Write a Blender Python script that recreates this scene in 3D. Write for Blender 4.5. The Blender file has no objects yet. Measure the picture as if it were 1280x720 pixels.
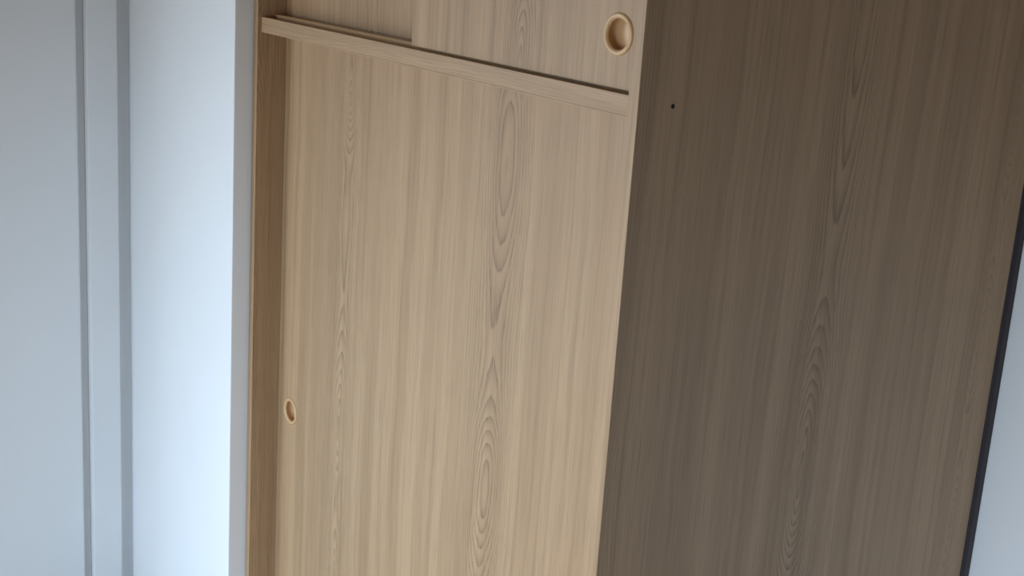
import bpy, bmesh, math
from mathutils import Vector, Matrix

# ------------------------------------------------------------------ camera
SC = bpy.context.scene
COL = SC.collection
EYE = 1.68                                   # camera height above the floor
PITCH, ROLL, YAW = -0.2281365, 0.0659352, -0.8982501
FOCAL_PX, CENTRE_Y = 1510.42, 260.13         # the photograph is cropped off its optical centre

cam_data = bpy.data.cameras.new('camera')
cam_data.sensor_fit = 'HORIZONTAL'
cam_data.sensor_width = 36.0
cam_data.lens = 36.0 * FOCAL_PX / 1280.0
cam_data.shift_y = (CENTRE_Y - 360.0) / 1280.0
cam_data.clip_start = 0.02
cam = bpy.data.objects.new('camera', cam_data)
COL.objects.link(cam)
fw = Vector((math.sin(YAW) * math.cos(PITCH), math.cos(YAW) * math.cos(PITCH), math.sin(PITCH)))
rt = Vector((math.cos(YAW), -math.sin(YAW), 0.0))
up = rt.cross(fw)
r2 = math.cos(ROLL) * rt + math.sin(ROLL) * up
u2 = -math.sin(ROLL) * rt + math.cos(ROLL) * up
M = Matrix((r2, u2, -fw)).transposed().to_4x4()
M.translation = Vector((0.0, -1.05766, EYE))
cam.matrix_world = M
SC.camera = cam

# ------------------------------------------------------------------ daylight
WIN_X0, WIN_X1, WIN_Z0, WIN_Z1 = -1.65, 0.50, 0.10, 1.60   # window behind the camera
WIN_Y0, WIN_Y1, WIN2_Z0, WIN2_Z1 = -2.55, -1.20, 0.10, 1.90                   # second window, in the left wall
FRONT_Y = -2.75                              # inner face of the window wall, behind the camera
SKY, GROUND = 15.4, 3.7
world = bpy.data.worlds.new('overcast_sky')
SC.world = world
world.use_nodes = True
wt = world.node_tree
bg = wt.nodes['Background']
tc = wt.nodes.new('ShaderNodeTexCoord')
sx = wt.nodes.new('ShaderNodeSeparateXYZ')
mr = wt.nodes.new('ShaderNodeMapRange')            # bright overcast sky above the horizon, darker ground below
mr.inputs[1].default_value, mr.inputs[2].default_value = -0.02, 0.06
mx = wt.nodes.new('ShaderNodeMix')
mx.data_type = 'RGBA'
mx.inputs[6].default_value = (0.80 * GROUND, 0.86 * GROUND, 0.90 * GROUND, 1)
mx.inputs[7].default_value = (0.635 * SKY, 0.81 * SKY, 1.0 * SKY, 1)
wt.links.new(tc.outputs['Generated'], sx.inputs[0])
wt.links.new(sx.outputs[2], mr.inputs[0])
wt.links.new(mr.outputs[0], mx.inputs[0])
wt.links.new(mx.outputs[2], bg.inputs['Color'])
mz = wt.nodes.new('ShaderNodeMapRange')            # sky a little brighter towards the horizon
for i, val in ((1, 0.0), (2, 0.6), (3, 1.0), (4, 0.42)):
    mz.inputs[i].default_value = val
wt.links.new(sx.outputs[2], mz.inputs[0])
wt.links.new(mz.outputs[0], bg.inputs['Strength'])

LW = -2.687                                        # left wall of the room
WALL_T = 0.12


def portal(loc, rot, w, h):
    """guides the sky light through a window opening"""
    p = bpy.data.lights.new('window_portal', 'AREA')
    p.shape = 'RECTANGLE'
    p.size, p.size_y = w, h
    p.cycles.is_portal = True
    o = bpy.data.objects.new('window_portal', p)
    COL.objects.link(o)
    o.location, o.rotation_euler = loc, rot


portal(((WIN_X0 + WIN_X1) / 2, FRONT_Y - 0.115, (WIN_Z0 + WIN_Z1) / 2), (math.radians(90), 0, 0),
       WIN_X1 - WIN_X0, WIN_Z1 - WIN_Z0)
portal((LW - 0.115, (WIN_Y0 + WIN_Y1) / 2, (WIN2_Z0 + WIN2_Z1) / 2), (math.radians(90), 0, math.radians(-90)),
       WIN_Y1 - WIN_Y0, WIN2_Z1 - WIN2_Z0)

SC.view_settings.view_transform = 'Standard'
SC.view_settings.look = 'None'
SC.view_settings.gamma = 1.0
SC.view_settings.use_curve_mapping = False
SC.view_settings.exposure = 0.0


# ------------------------------------------------------------------ materials
class NT:
    """tiny helper for node graphs"""
    def __init__(self, mat):
        self.t = mat.node_tree
        self.n = self.t.nodes

    def node(self, kind, **kw):
        nd = self.n.new(kind)
        for k, v in kw.items():
            setattr(nd, k, v)
        return nd

    def put(self, sock, v):
        if hasattr(v, 'is_output'):
            self.t.links.new(v, sock)
        else:
            sock.default_value = v

    def m(self, op, a, b=0.0, c=0.0, clamp=False):
        nd = self.node('ShaderNodeMath', operation=op, use_clamp=clamp)
        self.put(nd.inputs[0], a)
        self.put(nd.inputs[1], b)
        self.put(nd.inputs[2], c)
        return nd.outputs[0]

    def xyz(self, x, y, z=0.0):
        nd = self.node('ShaderNodeCombineXYZ')
        for s, v in zip(nd.inputs, (x, y, z)):
            self.put(s, v)
        return nd.outputs[0]

    def noise(self, vec, scale=1.0, detail=2.0, rough=0.5):
        nd = self.node('ShaderNodeTexNoise')
        self.put(nd.inputs['Vector'], vec)
        nd.inputs['Scale'].default_value = scale
        nd.inputs['Detail'].default_value = detail
        nd.inputs['Roughness'].default_value = rough
        return nd.outputs[0]

    def mix(self, f, a, b):
        nd = self.node('ShaderNodeMix', data_type='RGBA')
        self.put(nd.inputs[0], f)
        self.put(nd.inputs[6], a)
        self.put(nd.inputs[7], b)
        return nd.outputs[2]

    def ramp(self, v, lo_, hi_):
        nd = self.node('ShaderNodeMapRange', interpolation_type='SMOOTHSTEP')
        self.put(nd.inputs[0], v)
        nd.inputs[1].default_value = lo_
        nd.inputs[2].default_value = hi_
        return nd.outputs[0]


def new_mat(name, rough=0.5, color=(0.8, 0.8, 0.8, 1), spec=0.5):
    mt = bpy.data.materials.new(name)
    mt.use_nodes = True
    b = mt.node_tree.nodes['Principled BSDF']
    b.inputs['Base Color'].default_value = color
    b.inputs['Roughness'].default_value = rough
    b.inputs['Specular IOR Level'].default_value = spec
    return mt, NT(mt), b


def wood_laminate(name, light, mid, dark, rough=0.42):
    """printed flat-sawn ash: u across the grain, v along it, both in metres"""
    mt, g, b = new_mat(name, rough, spec=0.45)
    uv = g.node('ShaderNodeUVMap')
    uv.uv_map = 'UVMap'
    sp = g.node('ShaderNodeSeparateXYZ')
    g.put(sp.inputs[0], uv.outputs[0])
    u, v = sp.outputs[0], sp.outputs[1]
    PER = 0.461
    # slow drift of the whole figure along the board
    drift = g.m('MULTIPLY', g.m('SUBTRACT', g.noise(g.xyz(3.1, g.m('MULTIPLY', v, 1.1)), 1.0, 2), 0.5), 0.055)
    wob = g.m('MULTIPLY', g.m('SUBTRACT', g.noise(g.xyz(g.m('MULTIPLY', u, 14.0), g.m('MULTIPLY', v, 3.2)), 1.0, 2), 0.5), 0.012)
    su = g.m('ADD', g.m('ADD', u, drift), wob)
    q = g.m('DIVIDE', su, PER)
    cell = g.m('FLOOR', q)
    t = g.m('MULTIPLY', g.m('SUBTRACT', g.m('SUBTRACT', q, cell), 0.5), PER)
    # depth of the cut under the log's heart changes along v -> cathedral arches
    dep_n = g.noise(g.xyz(g.m('MULTIPLY', cell, 5.37), g.m('MULTIPLY', v, 1.5)), 1.0, 1.5, 0.45)
    dep = g.m('MULTIPLY', g.m('ABSOLUTE', g.m('SUBTRACT', dep_n, 0.47)), 0.33)
    rho = g.m('SQRT', g.m('ADD', g.m('MULTIPLY', t, t), g.m('MULTIPLY', dep, dep)))
    jit = g.m('MULTIPLY', g.m('SUBTRACT', g.noise(g.xyz(g.m('MULTIPLY', u, 40.0), g.m('MULTIPLY', v, 5.0), 2.0), 1.0, 2), 0.5), 0.0045)
    ring = g.m('FRACT', g.m('DIVIDE', g.m('ADD', rho, jit), 0.0052))
    late = g.m('MULTIPLY', g.m('POWER', ring, 2.4), g.ramp(ring, 1.0, 0.9))     # soft rise, sharp fall
    # strong figure near the heart, fading to plain stripes
    env_w = g.m('ADD', 0.042, g.m('MULTIPLY', g.noise(g.xyz(g.m('MULTIPLY', cell, 3.3), g.m('MULTIPLY', v, 2.0), 6.0), 1.0, 1), 0.040))
    env = g.m('POWER', 2.718, g.m('MULTIPLY', -1.0, g.m('POWER', g.m('DIVIDE', g.m('ABSOLUTE', t), env_w), 2.0)))
    force = g.m('ADD', g.m('ADD', 0.38, g.m('MULTIPLY', g.m('COMPARE', cell, 1.0, 0.1), 0.62)),
                g.m('MULTIPLY', g.m('COMPARE', cell, 0.0, 0.1), 0.45))
    env = g.m('ADD', g.m('MULTIPLY', g.m('MULTIPLY', env, force), 0.95), 0.12)
    pores = g.noise(g.xyz(g.m('MULTIPLY', u, 420.0), g.m('MULTIPLY', v, 22.0)), 1.0, 2, 0.6)
    dash = g.ramp(pores, 0.32, 0.66)
    lines = g.m('MULTIPLY', g.m('MULTIPLY', late, env), g.m('ADD', 0.35, g.m('MULTIPLY', dash, 0.85)))
    # broad colour bands and finer streaks
    band = g.noise(g.xyz(g.m('MULTIPLY', su, 26.0), g.m('MULTIPLY', v, 0.55), 1.0), 1.0, 2, 0.5)
    streak = g.noise(g.xyz(g.m('MULTIPLY', su, 95.0), g.m('MULTIPLY', v, 1.1), 4.0), 1.0, 2, 0.55)
    fibre = g.noise(g.xyz(g.m('MULTIPLY', u, 600.0), g.m('MULTIPLY', v, 9.0), 8.0), 1.0, 2, 0.6)
    c = g.mix(g.ramp(band, 0.33, 0.67), light, mid)
    c = g.mix(g.m('MULTIPLY', g.ramp(streak, 0.45, 0.75), 0.32), c, dark)
    c = g.mix(g.m('MULTIPLY', g.ramp(fibre, 0.42, 0.75), 0.34), c, dark)
    c = g.mix(g.m('MULTIPLY', lines, 1.0, clamp=True), c, dark)
    g.put(b.inputs['Base Color'], c)
    bp = g.node('ShaderNodeBump')
    bp.inputs['Strength'].default_value = 0.12
    bp.inputs['Distance'].default_value = 0.0006
    g.put(bp.inputs['Height'], g.m('SUBTRACT', g.m('MULTIPLY', fibre, 0.5), lines))
    g.put(b.inputs['Normal'], bp.outputs[0])
    g.put(b.inputs['Roughness'], g.m('ADD', rough - 0.05, g.m('MULTIPLY', pores, 0.12)))
    return mt


def painted(name, color, rough=0.6, var=0.05, scale=6.0, bump=0.05):
    mt, g, b = new_mat(name, rough, spec=0.4)
    tc = g.node('ShaderNodeTexCoord')
    n = g.noise(tc.outputs['Object'], scale, 3, 0.5)
    d = tuple(x * (1 - var) for x in color[:3]) + (1,)
    g.put(b.inputs['Base Color'], g.mix(n, d, color))
    bp = g.node('ShaderNodeBump')
    bp.inputs['Strength'].default_value = bump
    bp.inputs['Distance'].default_value = 0.001
    g.put(bp.inputs['Height'], g.noise(tc.outputs['Object'], 180.0, 2, 0.5))
    g.put(b.inputs['Normal'], bp.outputs[0])
    return mt


WOOD = wood_laminate('ash_laminate', (0.515, 0.330, 0.184, 1), (0.435, 0.271, 0.146, 1), (0.20, 0.115, 0.058, 1), 0.45)
PLASTIC = painted('tan_plastic', (0.66, 0.42, 0.22, 1), 0.25, 0.04, 40.0, 0.0)
DARKPLUM = painted('dark_plum', (0.036, 0.025, 0.032, 1), 0.45, 0.2)
HOLE = painted('dark_hole', (0.012, 0.008, 0.006, 1), 0.8, 0.2)
WALL = painted('white_wall_paint', (0.865, 0.865, 0.865, 1), 0.65, 0.03)
BACKWALL = painted('white_wallpaper', (0.90, 0.90, 0.90, 1), 0.75, 0.03, 14.0, 0.15)
DOORPAINT = painted('pale_grey_door_paint', (0.80, 0.795, 0.79, 1), 0.45, 0.03)
CEIL = painted('ceiling_paint', (0.15, 0.095, 0.055, 1), 0.8)  # unseen ceiling, coloured dark brown to cut bounce onto the side panel
ROOMWALL = painted('dark_bounce_wall', (0.12, 0.085, 0.055, 1), 0.8)  # dark brown for the unseen walls, holds back bounced light
FLOOR = wood_laminate('grey_floorboards', (0.42, 0.40, 0.38, 1), (0.37, 0.35, 0.33, 1), (0.22, 0.20, 0.18, 1), 0.4)
ALU = painted('white_window_frame', (0.75, 0.75, 0.75, 1), 0.4)


# ------------------------------------------------------------------ mesh helpers
def set_uv(bm, grain='z', du=0.0, dv=0.0):
    """box-mapped UVs in metres; v runs along the grain axis"""
    lay = bm.loops.layers.uv.get('UVMap') or bm.loops.layers.uv.new('UVMap')
    ga = 'xyz'.index(grain)
    for f in bm.faces:
        n = f.normal
        na = max(range(3), key=lambda i: abs(n[i]))
        if na == ga:
            ua, va = [i for i in range(3) if i != ga]
        else:
            va = ga
            ua = [i for i in range(3) if i not in (ga, na)][0]
        for lp in f.loops:
            co = lp.vert.co
            lp[lay].uv = (co[ua] + du, co[va] + dv)


def add_box(bm, x0, x1, y0, y1, z0, z1):
    vs = [bm.verts.new((x, y, z)) for x in (x0, x1) for y in (y0, y1) for z in (z0, z1)]
    for idx in ((0, 1, 3, 2), (4, 6, 7, 5), (0, 4, 5, 1), (2, 3, 7, 6), (0, 2, 6, 4), (1, 5, 7, 3)):
        bm.faces.new([vs[i] for i in idx])


def bevel_all(bm, w, seg=2):
    if w > 0:
        bmesh.ops.bevel(bm, geom=bm.edges[:], offset=w, segments=seg, profile=0.6, affect='EDGES')


def link(name, bm, mat, parent=None, grain='z', du=0.0, dv=0.0, smooth=False, origin=None):
    """world-space bmesh -> object; child meshes are stored relative to their parent's origin"""
    bmesh.ops.recalc_face_normals(bm, faces=bm.faces[:])
    bm.normal_update()
    set_uv(bm, grain, du, dv)
    base = Vector(origin) if origin is not None else Vector((0, 0, 0))
    pbase = Vector(parent['_o']) if parent is not None else Vector((0, 0, 0))
    if origin is None and parent is not None:
        base = pbase
    for v in bm.verts:
        v.co -= base
    me = bpy.data.meshes.new(name)
    bm.to_mesh(me)
    bm.free()
    me.materials.append(mat)
    if smooth:
        for p in me.polygons:
            p.use_smooth = True
    o = bpy.data.objects.new(name, me)
    COL.objects.link(o)
    o['_o'] = list(base)
    if parent is not None:
        o.parent = parent
        o.location = base - pbase
    else:
        o.location = base
    return o


def empty(name, loc):
    o = bpy.data.objects.new(name, None)
    o.empty_display_size = 0.1
    COL.objects.link(o)
    o.location = loc
    o['_o'] = list(loc)
    return o


def tag(o, label, cat, kind=None):
    o['label'] = label
    o['category'] = cat
    if kind:
        o['kind'] = kind
    return o


def box(name, x0, x1, y0, y1, z0, z1, mat, parent=None, bev=0.0, **kw):
    bm = bmesh.new()
    add_box(bm, x0, x1, y0, y1, z0, z1)
    bevel_all(bm, bev)
    return link(name, bm, mat, parent, **kw)


def prism(name, prof, axis, a, b_, mat, parent=None, bev=0.0, seg=2, **kw):
    """extrude a closed 2-D profile along an axis: 'x' -> (y,z), 'z' -> (x,y)"""
    bm = bmesh.new()

    def P(c, s):
        return (s, c[0], c[1]) if axis == 'x' else (c[0], c[1], s)
    A = [bm.verts.new(P(c, a)) for c in prof]
    B = [bm.verts.new(P(c, b_)) for c in prof]
    n = len(prof)
    bm.faces.new(A)
    bm.faces.new(B[::-1])
    for i in range(n):
        bm.faces.new((A[i], A[(i + 1) % n], B[(i + 1) % n], B[i]))
    if bev > 0:
        bmesh.ops.recalc_face_normals(bm, faces=bm.faces[:])
        long_e = [e for e in bm.edges if abs((e.verts[0].co - e.verts[1].co)['xyz'.index(axis)]) > 0.5 * abs(b_ - a)]
        bmesh.ops.bevel(bm, geom=long_e, offset=bev, segments=seg, profile=0.5, affect='EDGES')
    return link(name, bm, mat, parent, **kw)


def door_plate(name, x0, x1, z0, z1, y0, y1, holes, hole_r, parent, du, dv):
    """sliding door board, its front face bored for round finger pulls"""
    bm = bmesh.new()
    H = 0.040                                       # half side of the square patch around a bore
    n = 48

    def rect(xa, xb, za, zb, y):
        if xb - xa > 1e-6 and zb - za > 1e-6:
            bm.faces.new([bm.verts.new(c) for c in ((xa, y, za), (xb, y, za), (xb, y, zb), (xa, y, zb))])
    cuts = sorted(holes)
    xs = x0
    for hx, hz in cuts:
        rect(xs, hx - H, z0, z1, y0)
        rect(hx - H, hx + H, z0, hz - H, y0)
        rect(hx - H, hx + H, hz + H, z1, y0)
        ring, deep, sq = [], [], []
        for i in range(n):
            a = 2 * math.pi * i / n
            c, s = math.cos(a), math.sin(a)
            k = H / max(abs(c), abs(s))
            ring.append(bm.verts.new((hx + hole_r * c, y0, hz + hole_r * s)))
            deep.append(bm.verts.new((hx + hole_r * c, y1 - 0.001, hz + hole_r * s)))
            sq.append(bm.verts.new((hx + k * c, y0, hz + k * s)))
        for i in range(n):
            j = (i + 1) % n
            bm.faces.new((ring[i], ring[j], sq[j], sq[i]))
            bm.faces.new((ring[i], deep[i], deep[j], ring[j]))
        xs = hx + H
    rect(xs, x1, z0, z1, y0)
    # back and edges
    c = [bm.verts.new(p) for p in ((x0, y0, z0), (x1, y0, z0), (x1, y0, z1), (x0, y0, z1),
                                   (x0, y1, z0), (x1, y1, z0), (x1, y1, z1), (x0, y1, z1))]
    for idx in ((4, 7, 6, 5), (0, 4, 5, 1), (1, 5, 6, 2), (2, 6, 7, 3), (3, 7, 4, 0)):
        bm.faces.new([c[i] for i in idx])
    bmesh.ops.remove_doubles(bm, verts=bm.verts[:], dist=1e-6)
    return link(name, bm, WOOD, parent, 'z', du, dv)


def finger_pull(x, y, z, depth, parent):
    """round moulded finger pull: rolled rim and a dished cup"""
    R = 0.0275
    rim = [(R, 0.0003), (R, -0.0008), (R - 0.0008, -0.0021), (R - 0.0025, -0.0030), (R - 0.0046, -0.0030),
           (R - 0.0064, -0.0020), (R - 0.0076, -0.0002), (R - 0.0078, 0.0012)]
    # the hollow widens behind the rim; its floor is dished
    cup = [(R - 0.0078, 0.0012), (R - 0.0066, 0.0024), (R - 0.0038, 0.0045), (R - 0.0034, depth * 0.9), (R - 0.0050, depth),
           (R - 0.0085, depth * 0.99), (0.012, depth * 1.0), (0.006, depth * 1.0), (0.0, depth)]

    def lathe(prof):
        bm = bmesh.new()
        n = 56
        rings = []
        for r, dy in prof:
            if r == 0.0:
                rings.append([bm.verts.new((x, y + dy, z))])
            else:
                rings.append([bm.verts.new((x + r * math.cos(2 * math.pi * i / n), y + dy, z + r * math.sin(2 * math.pi * i / n)))
                              for i in range(n)])
        for a, b_ in zip(rings, rings[1:]):
            for i in range(n):
                j = (i + 1) % n
                if len(b_) == 1:
                    bm.faces.new((a[i], a[j], b_[0]))
                else:
                    bm.faces.new((a[i], a[j], b_[j], b_[i]))
        return bm
    o = link('finger_pull', lathe(rim + cup[1:]), PLASTIC, parent, smooth=True, origin=(x, y, z))
    o['label'] = 'round tan moulded finger pull with a dished cup'
    return o


Z = EYE                                            # heights below were measured from the camera's level
LX = -2.117                                        # inner face of the wardrobe's far side panel
RX_OUT, RX_IN = -1.0712, -1.0900                   # near side panel, outer and inner face
EDGE_Y = -0.0165                                   # front edges of the side panels
BACK_Y = 0.931
TOP_Z = 2.16

# ------------------------------------------------------------------ the room
NX = -2.137                                        # cheek of the alcove the wardrobe stands in
NY = -0.0535                                       # face of the white wall beside the alcove
ROOM_X = 1.35
tag(box('floor', LW - WALL_T, ROOM_X + WALL_T, FRONT_Y - WALL_T, 1.08, -0.05, 0.0, FLOOR, grain='y'),
    'greyish wooden floor of the room', 'floor', 'structure')
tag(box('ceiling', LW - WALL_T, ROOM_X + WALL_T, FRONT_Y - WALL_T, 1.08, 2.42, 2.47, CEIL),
    'unseen ceiling of the room, dark brown to limit bounced light', 'ceiling', 'structure')
bm = bmesh.new()
add_box(bm, LW - WALL_T, LW, FRONT_Y - WALL_T, WIN_Y0, 0.0, 2.42)
add_box(bm, LW - WALL_T, LW, WIN_Y1, 1.08, 0.0, 2.42)
add_box(bm, LW - WALL_T, LW, WIN_Y0, WIN_Y1, 0.0, WIN2_Z0)
add_box(bm, LW - WALL_T, LW, WIN_Y0, WIN_Y1, WIN2_Z1, 2.42)
tag(link('wall_left', bm, WALL),
    'greyish white wall at the far left behind the door frame', 'wall', 'structure')
bm = bmesh.new()
add_box(bm, LW, NX, NY, 1.08, 0.0, 2.42)
bevel_all(bm, 0.002)
tag(link('wall_partition', bm, WALL), 'bright bluish-white wall between the door frame and the wardrobe', 'wall', 'structure')
tag(box('wall_back', NX, ROOM_X + WALL_T, 0.955, 1.08, 0.0, 2.42, BACKWALL),
    'bluish-white wall beside the back edge of the dark side panel', 'wall', 'structure')
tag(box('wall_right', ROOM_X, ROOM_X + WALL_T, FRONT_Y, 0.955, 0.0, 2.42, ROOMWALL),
    'unseen wall on the far right of the room, dark brown to limit bounced light', 'wall', 'structure')
bm = bmesh.new()
add_box(bm, LW, WIN_X0, FRONT_Y - WALL_T, FRONT_Y, 0, 2.42)
add_box(bm, WIN_X1, ROOM_X + WALL_T, FRONT_Y - WALL_T, FRONT_Y, 0, 2.42)
add_box(bm, WIN_X0, WIN_X1, FRONT_Y - WALL_T, FRONT_Y, 0, WIN_Z0)
add_box(bm, WIN_X0, WIN_X1, FRONT_Y - WALL_T, FRONT_Y, WIN_Z1, 2.42)
tag(link('wall_front', bm, ROOMWALL), 'unseen window wall opposite the wardrobe, dark brown to limit bounced light', 'wall', 'structure')

win = empty('window_1', ((WIN_X0 + WIN_X1) / 2, FRONT_Y - 0.06, WIN_Z0))
tag(win, 'low wide white-framed window opposite the wardrobe', 'window', 'structure')
bm = bmesh.new()
fy0, fy1 = FRONT_Y - 0.09, FRONT_Y - 0.03
add_box(bm, WIN_X0, WIN_X0 + 0.03, fy0, fy1, WIN_Z0, WIN_Z1)
add_box(bm, WIN_X1 - 0.03, WIN_X1, fy0, fy1, WIN_Z0, WIN_Z1)
add_box(bm, WIN_X0 + 0.03, WIN_X1 - 0.03, fy0, fy1, WIN_Z0, WIN_Z0 + 0.03)
add_box(bm, WIN_X0 + 0.03, WIN_X1 - 0.03, fy0, fy1, WIN_Z1 - 0.03, WIN_Z1)
link('window_frame', bm, ALU, win)
win = empty('window_2', (LW - 0.06, (WIN_Y0 + WIN_Y1) / 2, WIN2_Z0))
tag(win, 'white-framed window in the left wall past the door', 'window', 'structure')
bm = bmesh.new()
fx0, fx1 = LW - 0.09, LW - 0.03
add_box(bm, fx0, fx1, WIN_Y0, WIN_Y0 + 0.03, WIN2_Z0, WIN2_Z1)
add_box(bm, fx0, fx1, WIN_Y1 - 0.03, WIN_Y1, WIN2_Z0, WIN2_Z1)
add_box(bm, fx0, fx1, WIN_Y0 + 0.03, WIN_Y1 - 0.03, WIN2_Z0, WIN2_Z0 + 0.03)
add_box(bm, fx0, fx1, WIN_Y0 + 0.03, WIN_Y1 - 0.03, WIN2_Z1 - 0.03, WIN2_Z1)
link('window_frame', bm, ALU, win)

# pale door in its frame on the left wall
FX = LW + 0.030                                    # face of the door frame, proud of the wall
door = empty('door_1', (LW, -0.60, 0.0))
tag(door, 'pale grey flush door and frame at the left edge', 'door', 'structure')
bm = bmesh.new()
add_box(bm, LW, FX, -0.158, -0.0895, 0.0, 2.06)
add_box(bm, LW, FX - 0.0195, -0.179, -0.158, 0.0, 2.0)      # shallow stop behind the gap
add_box(bm, LW, FX, -1.050, -0.980, 0.0, 2.06)
add_box(bm, LW, FX, -0.980, -0.159, 1.990, 2.06)
bevel_all(bm, 0.003)
link('door_frame', bm, DOORPAINT, door)
box('door_leaf', LW + 0.002, FX - 0.003, -0.965, -0.1790, 0.012, 1.975, DOORPAINT, door, bev=0.004)

# ------------------------------------------------------------------ the wardrobe
wr = empty('wardrobe', ((LX + RX_OUT) / 2, 0.46, 0.0))
tag(wr, 'wood-grain laminate wardrobe with sliding doors and a dark shaded side panel', 'wardrobe')

near = box('side_panel', RX_IN, RX_OUT, EDGE_Y, BACK_Y, 0.0, TOP_Z, WOOD, wr, bev=0.0008, du=-0.413 + 0.6915, dv=3.3)
near['label'] = 'wide side panel in shade, dark brown wood grain'
box('side_panel', LX - 0.018, LX, EDGE_Y, BACK_Y, 0.0, TOP_Z, WOOD, wr, bev=0.0008, du=0.2665, dv=1.1)
box('back_panel', LX, RX_IN, BACK_Y - 0.012, BACK_Y, 0.06, TOP_Z - 0.018, WOOD, wr, du=0.3)
box('top_panel', LX, RX_IN, -0.007, BACK_Y - 0.012, TOP_Z - 0.06, TOP_Z, WOOD, wr, grain='x')
box('bottom_panel', LX, RX_IN, -0.007, BACK_Y - 0.012, 0.06, 0.10, WOOD, wr, grain='x')
box('plinth', LX, RX_IN, 0.010, 0.028, 0.0, 0.06, WOOD, wr, grain='x')

# door rail between the two tiers: front lip, front groove, middle lip, rear groove
zt, zb = Z - 0.1955, Z - 0.2225
rail_prof = [(-0.009, zb), (-0.009, zt - 0.0006), (-0.0035, zt), (-0.0030, zt - 0.007), (0.0180, zt - 0.007),
             (0.0180, zt - 0.0075), (0.0420, zt - 0.0075), (0.0420, zt - 0.009), (0.0640, zt - 0.009), (0.0640, zb),
             (0.0600, zb), (0.0600, zb + 0.006), (0.0425, zb + 0.006), (0.0425, zb)]
rail = prism('door_rail', rail_prof, 'x', LX, RX_IN, WOOD, wr, bev=0.0006, grain='x', du=0.208, dv=0.4)
rail['label'] = 'horizontal wooden rail with door grooves'
lip = prism('track_lip', [(0.0180, zt - 0.0075), (0.0180, zt + 0.0042), (0.0350, zt + 0.0042), (0.0350, zt - 0.0075)], 'x',
            LX, RX_IN, PLASTIC, rail, bev=0.0012, grain='x')

prism('track_lip', [(-0.0088, zb - 0.0024), (-0.0088, zb - 0.0003), (-0.0084, zb), (-0.0010, zb), (-0.0010, zb - 0.0024)], 'x',
      LX, RX_IN, WOOD, rail, bev=0.0003, grain='x', du=0.21)

HZ = Z - 0.12376
ud = door_plate('upper_door', -1.6100, RX_IN - 0.001, Z - 0.1920, TOP_Z - 0.065, 0.0, 0.0165, [(-1.13459, HZ)], 0.0268, wr, 2.02, 4.1)
finger_pull(-1.13459, 0.0, HZ, 0.0145, ud)
ud2 = door_plate('upper_door', LX + 0.001, -1.570, Z - 0.1950, TOP_Z - 0.065, 0.0440, 0.0605, [(-2.0630, HZ)], 0.0268, wr, 2.03, 2.2)
finger_pull(-2.0630, 0.0440, HZ, 0.0145, ud2)
ld = door_plate('lower_door', LX + 0.001, RX_IN - 0.001, 0.102, zb + 0.0045, 0.0440, 0.0595, [(-2.06199, Z - 0.98845)], 0.0268, wr, 1.8671 + 0.2305, 0.0)
finger_pull(-2.06199, 0.0440, Z - 0.98845, 0.0140, ld)

# small screw hole in the near side panel
bm = bmesh.new()
n = 16
hy, hz = 0.0447, Z - 0.2081
prev = None
for r, dx in ((0.0030, 0.0), (0.0030, 0.0004), (0.0023, 0.0004), (0.0017, 0.0001), (0.0, 0.0001)):
    cur = [bm.verts.new((RX_OUT + dx, hy + r * math.cos(2 * math.pi * i / n), hz + r * math.sin(2 * math.pi * i / n)))
           for i in range(n)] if r else [bm.verts.new((RX_OUT + dx, hy, hz))]
    if prev:
        for i in range(n):
            j = (i + 1) % n
            bm.faces.new((prev[i], prev[j], cur[0]) if len(cur) == 1 else (prev[i], prev[j], cur[j], cur[i]))
    prev = cur
o = link('screw_hole', bm, HOLE, near)
o['label'] = 'tiny dark screw hole'

# near-black strip closing the joint between side panel and wall
o = prism('dark_strip', [(RX_OUT - 0.010, BACK_Y), (RX_OUT + 0.001, BACK_Y), (RX_OUT + 0.0045, BACK_Y + 0.008),
                           (RX_OUT + 0.0055, 0.9545), (RX_OUT - 0.010, 0.9545)], 'z', 0.0, TOP_Z, DARKPLUM, wr, bev=0.001)
o['label'] = 'thin dark strip between side panel and wall'

for ob in COL.objects:
    if '_o' in ob:
        del ob['_o']
